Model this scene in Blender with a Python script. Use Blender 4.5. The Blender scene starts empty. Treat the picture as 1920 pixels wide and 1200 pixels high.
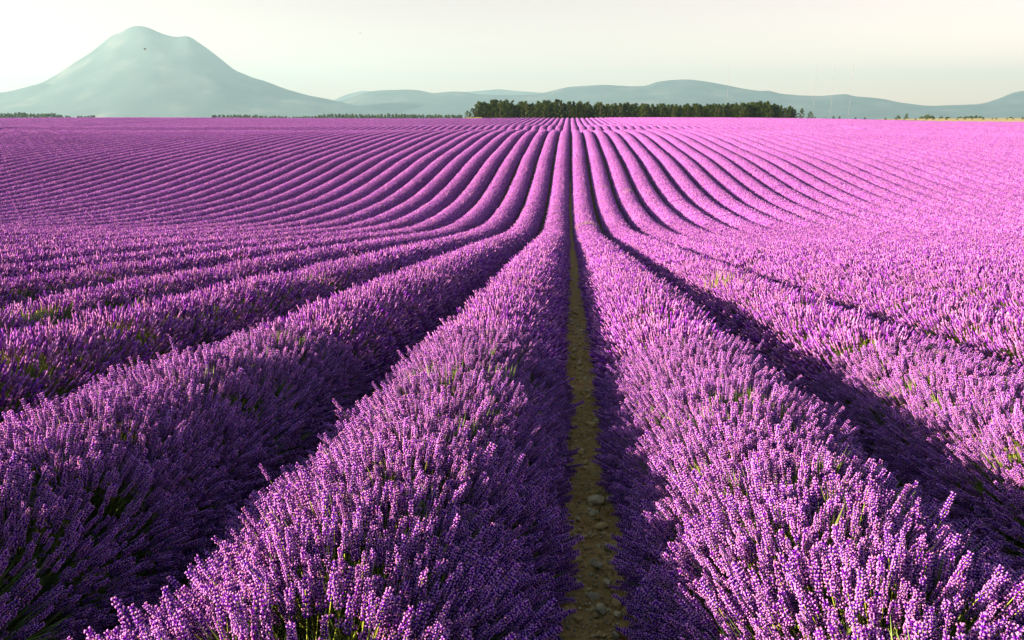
import bpy, math, random
import numpy as np
from mathutils import Vector, Matrix, Euler

sc = bpy.context.scene
COL = sc.collection
random.seed(7)
rng = np.random.default_rng(11)
R = math.radians

# ------------------------------------------------------------------ camera
F_PX = 1400.0                      # focal length in pixels of a 1920 wide frame
CAM_Z = 1.80
PITCH, YAW = R(15.11), R(4.26)
cam_d = bpy.data.cameras.new('camera')
cam_d.sensor_width = 36.0
cam_d.lens = 36.0 * F_PX / 1920.0
cam_d.clip_start = 0.05
cam_d.clip_end = 60000
cam = bpy.data.objects.new('camera', cam_d)
COL.objects.link(cam)
cam.location = (0, 0, CAM_Z)
cam.rotation_euler = (math.pi / 2 - PITCH, 0, YAW)
sc.camera = cam

# ------------------------------------------------------------------ sky and sun
SUN_EL = 15.0
SUN_AZ = 108.0                      # degrees from +Y (along the rows) towards -X
w = bpy.data.worlds.new('World')
sc.world = w
w.use_nodes = True
nt = w.node_tree
nt.nodes.clear()
sky = nt.nodes.new('ShaderNodeTexSky')
sky.sky_type = 'NISHITA'
sky.sun_disc = False
sky.sun_elevation = R(SUN_EL)
sky.sun_rotation = R(360 - SUN_AZ)
sky.altitude = 500
sky.air_density = 0.6
sky.dust_density = 0.8
sky.ozone_density = 1.0
bgn = nt.nodes.new('ShaderNodeBackground')
bgn.inputs['Strength'].default_value = 0.05
outw = nt.nodes.new('ShaderNodeOutputWorld')
# dry-season haze: the sky is cream towards the horizon all the way round and clears with height
tc = nt.nodes.new('ShaderNodeTexCoord')
sx = nt.nodes.new('ShaderNodeSeparateXYZ'); nt.links.new(tc.outputs['Generated'], sx.inputs[0])
el = nt.nodes.new('ShaderNodeMapRange'); el.interpolation_type = 'SMOOTHSTEP'
el.inputs['From Min'].default_value = 0.15; el.inputs['From Max'].default_value = 0.34
nt.links.new(sx.outputs['Z'], el.inputs['Value'])
tint = nt.nodes.new('ShaderNodeMix'); tint.data_type = 'RGBA'
tint.inputs['A'].default_value = (2.98, 1.47, 0.92, 1); tint.inputs['B'].default_value = (1, 1, 1, 1)
nt.links.new(el.outputs[0], tint.inputs['Factor'])
mul = nt.nodes.new('ShaderNodeMix'); mul.data_type = 'RGBA'; mul.blend_type = 'MULTIPLY'; mul.inputs['Factor'].default_value = 1
nt.links.new(sky.outputs[0], mul.inputs['A']); nt.links.new(tint.outputs['Result'], mul.inputs['B'])
nt.links.new(mul.outputs['Result'], bgn.inputs[0])
nt.links.new(bgn.outputs[0], outw.inputs[0])

sun_d = bpy.data.lights.new('sun', 'SUN')
sun_d.energy = 5.0
sun_d.angle = R(0.55)
sun_d.color = (1.0, 0.84, 0.64)
sun = bpy.data.objects.new('sun', sun_d)
COL.objects.link(sun)
sdir = Vector((-math.sin(R(SUN_AZ)) * math.cos(R(SUN_EL)), math.cos(R(SUN_AZ)) * math.cos(R(SUN_EL)), math.sin(R(SUN_EL))))
sun.rotation_euler = sdir.to_track_quat('Z', 'Y').to_euler()
sun.location = (-30, -10, 40)

sc.view_settings.view_transform = 'Standard'
sc.view_settings.look = 'None'
sc.view_settings.gamma = 1.0
sc.view_settings.exposure = 2.1
sc.view_settings.use_curve_mapping = False
sc.render.engine = 'CYCLES'
sc.cycles.max_bounces = 4
sc.cycles.diffuse_bounces = 1
sc.cycles.transmission_bounces = 3
sc.cycles.volume_bounces = 0
sc.cycles.use_denoising = True

# ------------------------------------------------------------------ helpers
def tag(o, label, cat=None, group=None, kind=None):
    o['label'] = label
    if cat: o['category'] = cat
    if group: o['group'] = group
    if kind: o['kind'] = kind
    return o

def link(o, parent=None):
    COL.objects.link(o)
    if parent is not None: o.parent = parent
    return o

def empty(name, loc):
    o = bpy.data.objects.new(name, None)
    o.empty_display_size = 0.2
    o.location = loc
    return link(o)

def np_mesh(name, verts, tris=None, quads=None, mat=None, col=None, smooth=False):
    """mesh from numpy arrays; col = per-vertex linear RGB"""
    verts = np.asarray(verts, np.float32)
    me = bpy.data.meshes.new(name)
    nt_ = 0 if tris is None else len(tris)
    nq = 0 if quads is None else len(quads)
    idx = []
    if nt_: idx.append(np.asarray(tris, np.int32).ravel())
    if nq: idx.append(np.asarray(quads, np.int32).ravel())
    idx = np.concatenate(idx) if idx else np.zeros(0, np.int32)
    tot = np.concatenate([np.full(nt_, 3, np.int32), np.full(nq, 4, np.int32)])
    st = np.concatenate([[0], np.cumsum(tot)[:-1]]).astype(np.int32) if len(tot) else np.zeros(0, np.int32)
    me.vertices.add(len(verts))
    me.vertices.foreach_set('co', verts.ravel())
    me.loops.add(len(idx))
    me.loops.foreach_set('vertex_index', idx)
    me.polygons.add(len(tot))
    me.polygons.foreach_set('loop_start', st)
    me.polygons.foreach_set('loop_total', tot)
    if smooth: me.polygons.foreach_set('use_smooth', np.ones(len(tot), bool))
    if col is not None:
        a = me.attributes.new('Col', 'FLOAT_COLOR', 'POINT')
        c = np.ones((len(verts), 4), np.float32)
        c[:, :3] = col
        a.data.foreach_set('color', c.ravel())
    me.update(calc_edges=True)
    if mat: me.materials.append(mat)
    return me

def obj(name, me, parent=None, loc=(0, 0, 0), rot=(0, 0, 0), scale=(1, 1, 1)):
    o = bpy.data.objects.new(name, me)
    o.location = loc; o.rotation_euler = rot; o.scale = scale
    return link(o, parent)

def vnoise(x, y, seed=0):
    """smooth value noise in [0,1]"""
    x = np.asarray(x, float); y = np.asarray(y, float)
    xi = np.floor(x).astype(np.int64); yi = np.floor(y).astype(np.int64)
    fx = x - xi; fy = y - yi
    fx = fx * fx * (3 - 2 * fx); fy = fy * fy * (3 - 2 * fy)
    def h(a, b):
        n = (a * 374761393 + b * 668265263 + seed * 1274126177) & 0xffffffff
        n = ((n ^ (n >> 13)) * 1274126177) & 0xffffffff
        n = n ^ (n >> 16)
        return (n & 0xffff) / 65535.0
    return (h(xi, yi) * (1 - fx) * (1 - fy) + h(xi + 1, yi) * fx * (1 - fy)
            + h(xi, yi + 1) * (1 - fx) * fy + h(xi + 1, yi + 1) * fx * fy)

def fbm(x, y, seed=0, n=4):
    s = 0; a = 0.5
    for i in range(n):
        s = s + a * vnoise(x * 2 ** i, y * 2 ** i, seed + i * 17)
        a *= 0.5
    return s / (1 - 0.5 ** n)

def sst(x, a, b):
    t = np.clip((np.asarray(x, float) - a) / (b - a), 0, 1)
    return t * t * (3 - 2 * t)

# ------------------------------------------------------------------ terrain: slope, hollow and two swells
PY = np.array([-60, 0, 12, 24, 33, 38, 43, 48, 54, 60, 69, 78, 91, 110, 122, 132, 148, 163, 184, 198, 214, 250, 296, 330, 420, 620, 1000, 2000, 24000], float)
PD = np.array([-5.1, 1.80, 3.18, 4.56, 5.62, 6.13, 6.46, 6.62, 6.62, 6.36, 5.66, 4.85, 4.05, 3.05, 2.70, 2.64, 3.35, 3.30, 2.36, 2.42, 2.15, 1.42, .58, .48, 1.0, 5, 12, 24, 34], float)
_yy = np.concatenate([np.arange(-60, 420, 0.5), np.geomspace(420, 24000, 200)])
def _pchip(x, y, q):
    h = np.diff(x); d = np.diff(y) / h
    m = np.zeros_like(y)
    w1 = 2 * h[1:] + h[:-1]; w2 = h[1:] + 2 * h[:-1]
    same = d[:-1] * d[1:] > 0
    m[1:-1][same] = ((w1 + w2)[same]) / (w1[same] / d[:-1][same] + w2[same] / d[1:][same])
    m[0] = d[0]; m[-1] = d[-1]
    i = np.clip(np.searchsorted(x, q) - 1, 0, len(x) - 2)
    t = (q - x[i]) / h[i]
    return ((2 * t**3 - 3 * t**2 + 1) * y[i] + (t**3 - 2 * t**2 + t) * h[i] * m[i]
            + (-2 * t**3 + 3 * t**2) * y[i + 1] + (t**3 - t**2) * h[i] * m[i + 1])
_zz = CAM_Z - _pchip(PY, PD, _yy)
_k = np.hanning(13); _k /= _k.sum()
_n = 960
_pad = np.concatenate([np.full(6, _zz[0]), _zz[:_n], np.full(6, _zz[_n - 1])])
_sm = np.convolve(_pad, _k, 'valid')
_zz[20:_n - 20] = _sm[20:_n - 20]

def zg(X, Y):
    X = np.asarray(X, float); Y = np.asarray(Y, float)
    z = np.interp(Y, _yy, _zz)
    far = sst(Y, 25, 60) * (1 - sst(Y, 300, 420))
    z = z + far * (0.20 * np.sin(X / 33.0 + 0.6)) * sst(np.abs(X), 3, 16)
    z = z - 0.85 * sst(X, 60, 175) * sst(Y, 170, 270)
    z = z + 1.15 * sst(X, 105, 170) * sst(Y, 272, 345)
    z = z - 0.5 * sst(-X, 40, 170) * sst(Y, 140, 180) * (1 - sst(Y, 200, 290))
    return z

def slope(X, Y):
    return (zg(X, Y + 1.0) - zg(X, Y - 1.0)) / 2.0

# camera rays (used to read bearings of traced outlines)
_rot = cam.rotation_euler.to_matrix()
def ray(px, py):
    v = _rot @ Vector(((px - 960.0), -(py - 600.0), -F_PX))
    return v.normalized()
def at_depth(px, py, Y):
    d = ray(px, py)
    return Vector((d.x / d.y * Y, Y, CAM_Z + d.z / d.y * Y))
def on_ground(px, py, lift=0.0):
    d = ray(px, py); t = 0.5
    for _ in range(6000):
        p = Vector((0, 0, CAM_Z)) + d * t
        if p.z <= float(zg(p.x, p.y)) + lift: break
        t *= 1.002
    return p

# ------------------------------------------------------------------ materials
def mat_new(name):
    m = bpy.data.materials.new(name); m.use_nodes = True
    n = m.node_tree; n.nodes.clear()
    o = n.nodes.new('ShaderNodeOutputMaterial')
    return m, n, o

def petal_mat(name, near):
    m, n, o = mat_new(name)
    a = n.nodes.new('ShaderNodeAttribute'); a.attribute_name = 'Col'
    geo = n.nodes.new('ShaderNodeNewGeometry')
    no = n.nodes.new('ShaderNodeTexNoise'); no.inputs['Scale'].default_value = 0.11; no.inputs['Detail'].default_value = 3
    n.links.new(geo.outputs['Position'], no.inputs['Vector'])
    mr = n.nodes.new('ShaderNodeMapRange')
    mr.inputs['From Min'].default_value = 0.3; mr.inputs['From Max'].default_value = 0.7
    mr.inputs['To Min'].default_value = 0.90; mr.inputs['To Max'].default_value = 1.10
    n.links.new(no.outputs['Fac'], mr.inputs['Value'])
    hsv = n.nodes.new('ShaderNodeHueSaturation')
    n.links.new(a.outputs['Color'], hsv.inputs['Color'])
    if near:
        oi = n.nodes.new('ShaderNodeObjectInfo')
        m1 = n.nodes.new('ShaderNodeMapRange'); m1.inputs['To Min'].default_value = 0.485; m1.inputs['To Max'].default_value = 0.515
        n.links.new(oi.outputs['Random'], m1.inputs['Value']); n.links.new(m1.outputs[0], hsv.inputs['Hue'])
        mm = n.nodes.new('ShaderNodeMath'); mm.operation = 'MULTIPLY'; mm.inputs[1].default_value = 7.13
        fr = n.nodes.new('ShaderNodeMath'); fr.operation = 'FRACT'
        m2 = n.nodes.new('ShaderNodeMapRange'); m2.inputs['To Min'].default_value = 0.95; m2.inputs['To Max'].default_value = 1.55
        n.links.new(oi.outputs['Random'], mm.inputs[0]); n.links.new(mm.outputs[0], fr.inputs[0]); n.links.new(fr.outputs[0], m2.inputs['Value'])
        mu = n.nodes.new('ShaderNodeMath'); mu.operation = 'MULTIPLY'
        n.links.new(m2.outputs[0], mu.inputs[0]); n.links.new(mr.outputs[0], mu.inputs[1])
        n.links.new(mu.outputs[0], hsv.inputs['Value'])
    else:
        n.links.new(mr.outputs[0], hsv.inputs['Value'])
    d = n.nodes.new('ShaderNodeBsdfDiffuse'); t = n.nodes.new('ShaderNodeBsdfTranslucent')
    mx = n.nodes.new('ShaderNodeMixShader'); mx.inputs[0].default_value = 0.15
    n.links.new(hsv.outputs[0], d.inputs[0]); n.links.new(hsv.outputs[0], t.inputs[0])
    n.links.new(d.outputs[0], mx.inputs[1]); n.links.new(t.outputs[0], mx.inputs[2])
    n.links.new(mx.outputs[0], o.inputs[0])
    return m

M_NEAR = petal_mat('lavender_bloom_close', True)
M_FAR = petal_mat('lavender_bloom', False)

def noise_mat(name, stops, scale, bump=0.0, bscale=None, rough=0.9, detail=6):
    m, n, o = mat_new(name)
    geo = n.nodes.new('ShaderNodeNewGeometry')
    no = n.nodes.new('ShaderNodeTexNoise'); no.inputs['Scale'].default_value = scale; no.inputs['Detail'].default_value = detail
    n.links.new(geo.outputs['Position'], no.inputs['Vector'])
    cr = n.nodes.new('ShaderNodeValToRGB')
    el = cr.color_ramp.elements
    while len(el) < len(stops): el.new(0.5)
    for e, (p, c) in zip(el, stops):
        e.position = p; e.color = (*c, 1)
    n.links.new(no.outputs['Fac'], cr.inputs[0])
    b = n.nodes.new('ShaderNodeBsdfPrincipled'); b.inputs['Roughness'].default_value = rough
    b.inputs['Specular IOR Level'].default_value = 0.2
    n.links.new(cr.outputs[0], b.inputs['Base Color'])
    if bump:
        nb = n.nodes.new('ShaderNodeTexNoise'); nb.inputs['Scale'].default_value = bscale or scale * 3; nb.inputs['Detail'].default_value = 6
        n.links.new(geo.outputs['Position'], nb.inputs['Vector'])
        bp = n.nodes.new('ShaderNodeBump'); bp.inputs['Strength'].default_value = bump; bp.inputs['Distance'].default_value = 0.05
        n.links.new(nb.outputs['Fac'], bp.inputs['Height']); n.links.new(bp.outputs[0], b.inputs['Normal'])
    n.links.new(b.outputs[0], o.inputs[0])
    return m

M_SOIL = noise_mat('dry_soil', [(0.3, (.46, .22, .06)), (0.5, (.60, .32, .10)), (0.72, (.72, .44, .16))], 9, 0.8, 45)
M_STONE_OCHRE = noise_mat('ochre_stone', [(0.3, (.62, .36, .12)), (0.7, (.82, .54, .23))], 30, 0.35, 90)
M_STONE_PALE = noise_mat('pale_stone', [(0.3, (.70, .48, .24)), (0.7, (.86, .64, .35))], 30, 0.35, 90)
M_STONE_GREY = noise_mat('grey_stone', [(0.3, (.42, .29, .16)), (0.7, (.60, .44, .27))], 30, 0.35, 90)
M_STONE_ORANGE = noise_mat('orange_stone', [(0.3, (.40, .20, .05)), (0.7, (.52, .29, .09))], 25, 0.35, 90)
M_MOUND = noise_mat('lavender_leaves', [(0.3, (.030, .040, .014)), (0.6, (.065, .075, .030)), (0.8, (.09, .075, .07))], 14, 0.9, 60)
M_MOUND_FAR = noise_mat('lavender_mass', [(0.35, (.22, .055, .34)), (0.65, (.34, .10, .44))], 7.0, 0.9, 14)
M_GROUND = None

# ------------------------------------------------------------------ ground sheet
def ground_mat():
    m, n, o = mat_new('field_soil_and_plain')
    geo = n.nodes.new('ShaderNodeNewGeometry')
    sep = n.nodes.new('ShaderNodeSeparateXYZ'); n.links.new(geo.outputs['Position'], sep.inputs[0])
    n1 = n.nodes.new('ShaderNodeTexNoise'); n1.inputs['Scale'].default_value = 6; n1.inputs['Detail'].default_value = 8
    n2 = n.nodes.new('ShaderNodeTexNoise'); n2.inputs['Scale'].default_value = 0.012; n2.inputs['Detail'].default_value = 5
    for q in (n1, n2): n.links.new(geo.outputs['Position'], q.inputs['Vector'])
    c1 = n.nodes.new('ShaderNodeValToRGB')
    c1.color_ramp.elements[0].position = .3; c1.color_ramp.elements[0].color = (.15, .09, .035, 1)
    c1.color_ramp.elements[1].position = .7; c1.color_ramp.elements[1].color = (.33, .22, .10, 1)
    c2 = n.nodes.new('ShaderNodeValToRGB')
    c2.color_ramp.elements[0].position = .35; c2.color_ramp.elements[0].color = (.10, .14, .05, 1)
    c2.color_ramp.elements[1].position = .65; c2.color_ramp.elements[1].color = (.36, .29, .14, 1)
    n.links.new(n1.outputs['Fac'], c1.inputs[0]); n.links.new(n2.outputs['Fac'], c2.inputs[0])
    mr = n.nodes.new('ShaderNodeMapRange'); mr.inputs['From Min'].default_value = 300; mr.inputs['From Max'].default_value = 330
    n.links.new(sep.outputs['Y'], mr.inputs['Value'])
    mx = n.nodes.new('ShaderNodeMix'); mx.data_type = 'RGBA'
    n.links.new(mr.outputs[0], mx.inputs['Factor']); n.links.new(c1.outputs[0], mx.inputs['A']); n.links.new(c2.outputs[0], mx.inputs['B'])
    b = n.nodes.new('ShaderNodeBsdfDiffuse'); n.links.new(mx.outputs['Result'], b.inputs[0])
    bp = n.nodes.new('ShaderNodeBump'); bp.inputs['Strength'].default_value = .7; bp.inputs['Distance'].default_value = .04
    n3 = n.nodes.new('ShaderNodeTexNoise'); n3.inputs['Scale'].default_value = 30; n3.inputs['Detail'].default_value = 5
    n.links.new(geo.outputs['Position'], n3.inputs['Vector']); n.links.new(n3.outputs['Fac'], bp.inputs['Height'])
    n.links.new(bp.outputs[0], b.inputs['Normal'])
    n.links.new(b.outputs[0], o.inputs[0])
    return m

def grid_mesh(name, xs, ys, zfun, mat, smooth=True):
    XX, YY = np.meshgrid(xs, ys)
    ZZ = zfun(XX, YY)
    V = np.stack([XX.ravel(), YY.ravel(), ZZ.ravel()], 1)
    nx, ny = len(xs), len(ys)
    i = np.arange(nx - 1)[None, :] + (np.arange(ny - 1) * nx)[:, None]
    i = i.ravel()
    Q = np.stack([i, i + 1, i + nx + 1, i + nx], 1)
    return np_mesh(name, V, quads=Q, mat=mat, smooth=smooth)

_gx = np.concatenate([-np.geomspace(15000, 320, 24)[:-1], np.arange(-320, 321, 4.0), np.geomspace(320, 15000, 24)[1:]])
_gy = np.concatenate([np.geomspace(2000, 60, 10)[:-1] * -1, np.arange(-60, 420, 2.0), np.geomspace(420, 17000, 60)])
ground = obj('ground', grid_mesh('ground', _gx, _gy, lambda x, y: np.where(y < -55, zg(x, np.full_like(y, -55.0)), zg(x, y)) - 0.02, ground_mat()))
tag(ground, 'dry brown field soil running out to the far plain', kind='structure')

# ------------------------------------------------------------------ lavender
S = 1.80                # row spacing
PX0 = 0.19              # centre of the stony path
HW, HH, ZC = 0.695, 0.67, 0.12
DOME = 1.1
Y_END = 297.0

LILAC = np.array([.59, .235, .63]); VIOLET = np.array([.24, .022, .52]); PINKISH = np.array([.71, .28, .52])
CALYX = np.array([.11, .007, .32]); STEM = np.array([.34, .37, .05])

def spike_mesh(seed):
    """one close-up flower spike: origin at the tip's base of the head, stem below, +Z towards the tip (head length 1 unit = 7 cm)"""
    r = np.random.default_rng(seed)
    V, T, C = [], [], []
    def blob(c, d, ln, wd, col, tipcol):
        d = d / np.linalg.norm(d)
        a = np.cross(d, [0.3, 0.5, 0.81]); a /= np.linalg.norm(a); b = np.cross(d, a)
        k = len(V)
        V.append(c)
        for q in range(3):
            an = q * 2.0944 + r.random()
            V.append(c + d * ln * .55 + (a * math.cos(an) + b * math.sin(an)) * wd)
        V.append(c + d * ln)
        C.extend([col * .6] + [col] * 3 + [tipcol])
        for q in range(3):
            q2 = (q + 1) % 3
            T.append((k, k + 1 + q2, k + 1 + q)); T.append((k + 4, k + 1 + q, k + 1 + q2))
    L = 0.076
    nw = r.integers(9, 12)
    zs = list(np.linspace(0.0, L * 0.95, nw))
    if r.random() < .6: zs = [-0.030 - r.random() * .012] + zs
    for i, z in enumerate(zs):
        t = max(0, z / L)
        rad = 0.0066 * (1 - 0.55 * t ** 1.6) * (1.0 if z >= 0 else .7)
        nf = 6 if t < .75 else 4
        ph = r.random() * 6.28
        for q in range(nf):
            an = ph + q * 2 * math.pi / nf + r.normal(0, .15)
            out = np.array([math.cos(an), math.sin(an), 0])
            c = np.array([0, 0, z]) + out * rad * .30 + r.normal(0, .0006, 3)
            d = out * (0.8 + .2 * r.random()) + np.array([0, 0, 1.15 + .6 * t])
            cal = CALYX * (0.7 + .7 * r.random())
            blob(c, d, .0085, .0026, cal, VIOLET)
            if r.random() < .85:
                pc = LILAC * (0.8 + .45 * r.random()) if r.random() < .7 else PINKISH * (.8 + .4 * r.random())
                blob(c + d / np.linalg.norm(d) * .0062, d * .8 + np.array([0, 0, r.normal(0, .25)]), .0066, .0032, pc * .9, pc * 1.15)
    # stem
    k = len(V); h = 0.34
    bend = r.normal(0, .012, 2)
    for j, zz in enumerate((L * .9, 0, -.12, -h)):
        f = (zz / h) ** 2
        for q in range(3):
            an = q * 2.094
            V.append(np.array([math.cos(an) * .0014 + bend[0] * f, math.sin(an) * .0014 + bend[1] * f, zz])); C.append(STEM * (1.0 - .3 * (j == 3)))
    for j in range(3):
        for q in range(3):
            q2 = (q + 1) % 3
            a, b, c_, d_ = k + j * 3 + q, k + j * 3 + q2, k + (j + 1) * 3 + q2, k + (j + 1) * 3 + q
            T.append((a, d_, c_)); T.append((a, c_, b))
    return np_mesh('flower_spike', np.array(V), tris=np.array(T), mat=M_NEAR, col=np.array(C))

def leaf_mesh(seed):
    """a tuft of narrow grey-green leaves"""
    r = np.random.default_rng(seed)
    V, T, C = [], [], []
    for i in range(16):
        a = r.random() * 6.28; tl = r.random() * .6
        d = np.array([math.cos(a) * math.sin(tl), math.sin(a) * math.sin(tl), math.cos(tl)])
        ln = .07 + .09 * r.random()
        s = np.cross(d, [.2, .3, .93]); s = s / np.linalg.norm(s) * .0028
        b0 = r.normal(0, .015, 3) * [1, 1, .4]
        k = len(V)
        V += [b0, b0 + d * ln * .5 + s, b0 + d * ln * .5 - s, b0 + d * ln]
        c = np.array([.13, .17, .045]) * (.6 + .8 * r.random()) + np.array([.03, .02, 0]) * r.random()
        C += [c * .7, c, c, c * 1.15]
        T += [(k, k + 1, k + 2), (k + 1, k + 3, k + 2)]
    return np_mesh('leaf_tuft', np.array(V), tris=np.array(T), mat=M_NEAR, col=np.array(C))

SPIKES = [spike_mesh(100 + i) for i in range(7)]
TUFTS = [leaf_mesh(200 + i) for i in range(3)]

def sample_row(n, y0, y1, seed, thin=True, lumpy=1.0, bare=.45):
    """tips and directions of n stems over a row between y0 and y1 (row-local x, world-ish y, height above soil)"""
    r = np.random.default_rng(seed)
    y = r.uniform(y0, y1, n)
    u = r.uniform(-1, 1, n)
    al = np.sign(u) * np.abs(u) ** 0.92 * R(106)
    # plants about 0.46 m apart along the row
    p = 0.46
    yc = (np.floor(y / p) + .5) * p
    pj = vnoise(np.floor(y / p) * 3.7, np.full(n, seed % 97), 5)
    lump = 1 + .11 * (vnoise(y / .30, al * 1.6 + 40, seed % 1000) - .5) + .10 * (pj - .5) - .09 * (np.abs(y - yc) / (p / 2)) ** 2
    lump = 1 + (lump - 1) * lumpy
    W = HW * lump; H = HH * lump
    x = W * np.sin(al)
    z = ZC + (H - ZC) * np.sign(np.cos(al)) * np.abs(np.cos(al)) ** DOME
    dx = np.sin(al * .95) + r.normal(0, .10, n)
    dz = np.cos(al * .92) + .20 + r.normal(0, .07, n)
    dy = .55 * (y - yc) / (p / 2) * (.5 + .5 * np.cos(al)) + r.normal(0, .11, n)
    d = np.stack([dx, dy, dz], 1)
    d /= np.linalg.norm(d, axis=1)[:, None]
    tip = np.stack([x, y, z], 1) + d * (r.normal(0, .030, n) + .06 * np.maximum(0, r.random(n) - .93) * 22)[:, None]
    tip[:, 2] = np.maximum(tip[:, 2], .05)
    keep = np.ones(n, bool)
    if thin:
        g = vnoise(y / .55 + 9, al * 1.1 + 3, (seed % 1000) + 3)
        keep &= r.random(n) < np.clip((g - .03 - (.45 - bare) * .5) / .2, bare, 1)
        keep &= r.random(n) < np.where(np.abs(al) > R(95), .7, 1)
    return tip[keep], d[keep], al[keep]

def place(tip, d, prof_r, prof_z, sides, ln, rad, colA, ringtint, stem=0.0, twist=0.5):
    """many spindle heads as one vertex array"""
    n = len(tip)
    a = np.cross(d, np.array([.31, .17, .93])); a /= np.linalg.norm(a, axis=1)[:, None]
    b = np.cross(d, a)
    nr = len(prof_r)
    Vs, Cs = [], []
    ph = rng.uniform(0, 6.28, n)
    for k in range(nr):
        rr = prof_r[k]
        ax = tip + d * ((prof_z[k] - .5) * ln)[:, None] if np.ndim(ln) else tip + d * ((prof_z[k] - .5) * ln)
        if rr == 0:
            Vs.append(ax[:, None, :]); Cs.append((colA * ringtint[k])[:, None, :])
        else:
            an = ph[:, None] + np.arange(sides)[None] * 2 * math.pi / sides + k * twist
            v = ax[:, None, :] + (np.cos(an)[..., None] * a[:, None] + np.sin(an)[..., None] * b[:, None]) * (rad * rr)[:, None, None]
            Vs.append(v); Cs.append(np.repeat((colA * ringtint[k])[:, None, :], sides, 1))
    V = np.concatenate(Vs, 1); C = np.concatenate(Cs, 1)
    cnt = V.shape[1]
    F = []
    off = np.cumsum([0] + [1 if r_ == 0 else sides for r_ in prof_r])
    for k in range(nr - 1):
        r0, r1 = prof_r[k], prof_r[k + 1]
        for q in range(sides):
            q2 = (q + 1) % sides
            if r0 == 0: F.append((off[k], off[k + 1] + q2, off[k + 1] + q))
            elif r1 == 0: F.append((off[k] + q, off[k] + q2, off[k + 1]))
            else:
                F.append((off[k] + q, off[k] + q2, off[k + 1] + q2)); F.append((off[k] + q, off[k + 1] + q2, off[k + 1] + q))
    F = np.array(F)
    T = (F[None] + (np.arange(n) * cnt)[:, None, None]).reshape(-1, 3)
    V = V.reshape(-1, 3); C = C.reshape(-1, 3)
    if stem > 0:
        base = len(V)
        w_ = .0022
        s0 = tip - d * .5 * (ln[:, None] if np.ndim(ln) else ln)
        sv = np.stack([s0 + a * w_, s0 - a * w_, s0 - d * stem], 1).reshape(-1, 3)
        st = base + np.arange(n * 3).reshape(-1, 3)
        V = np.concatenate([V, sv]); T = np.concatenate([T, st])
        C = np.concatenate([C, np.tile(STEM * .6, (n * 3, 1))])
    return V, T, C

def bloom_cols(n, r):
    t = r.random(n)[:, None]
    c = VIOLET * (1 - t) + LILAC * t
    pk = (r.random(n) < .25)[:, None]
    c = np.where(pk, .5 * c + .5 * PINKISH, c)
    return c * (.55 + .9 * r.random(n))[:, None]

def segment(lod, seed, sparse=False):
    r = np.random.default_rng(seed + 7919)
    Ls = {1: 1.4, 2: 2.0, 3: 4.0, 4: 8.0}[lod]
    dens = {1: 1750, 2: 1500, 3: 950, 4: 380}[lod]
    n = int(dens * Ls)
    ov = {1: .03, 2: .03, 3: .02, 4: .02}[lod]
    tip, d, al = sample_row(n, -Ls / 2 - ov, Ls / 2 + ov, seed, thin=lod <= 2, lumpy={1: 1.0, 2: .8, 3: .35, 4: .2}[lod])
    if sparse:
        half = {1: .42, 2: .5, 3: .32, 4: .5}[lod]
        hole = (np.abs(tip[:, 1]) < half) & (r.random(len(tip)) < .75)
        tip, d = tip[~hole], d[~hole]
    n = len(tip)
    cA = bloom_cols(n, r) * np.array([.98, .99, .87])
    if lod == 1:
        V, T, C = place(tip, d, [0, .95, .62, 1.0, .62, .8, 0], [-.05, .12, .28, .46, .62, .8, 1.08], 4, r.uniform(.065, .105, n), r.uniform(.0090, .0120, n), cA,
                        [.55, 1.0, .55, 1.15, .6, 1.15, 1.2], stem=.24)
    elif lod == 2:
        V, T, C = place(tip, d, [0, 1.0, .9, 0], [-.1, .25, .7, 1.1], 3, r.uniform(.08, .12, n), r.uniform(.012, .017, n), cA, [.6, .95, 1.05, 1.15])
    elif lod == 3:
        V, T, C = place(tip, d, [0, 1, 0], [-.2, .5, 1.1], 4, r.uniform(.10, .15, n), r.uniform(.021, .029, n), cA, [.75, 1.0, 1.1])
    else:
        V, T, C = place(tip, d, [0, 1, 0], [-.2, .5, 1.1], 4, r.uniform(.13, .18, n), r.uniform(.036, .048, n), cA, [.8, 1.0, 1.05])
    if sparse:
        m = {1: 150, 2: 130, 3: 60, 4: 60}[lod]
        tp, dd, _ = sample_row(m, -half, half, seed + 5, thin=False)
        tp = tp - dd * .12
        g = np.array([.20, .24, .05]) * r.uniform(.6, 1.5, m)[:, None] + np.array([.16, .10, .02]) * (r.random(m) < .4)[:, None]
        V2, T2, C2 = place(tp, dd, [0, 1, 0], [-.6, .2, 1.0], 3, r.uniform(.14, .24, m), np.full(m, {1: .006, 2: .010, 3: .024, 4: .05}[lod]), g, [.7, 1, 1.2])
        T = np.concatenate([T, T2 + len(V)]); V = np.concatenate([V, V2]); C = np.concatenate([C, C2])
    return np_mesh('bloom', V, tris=T, mat=M_FAR, col=C)

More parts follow.
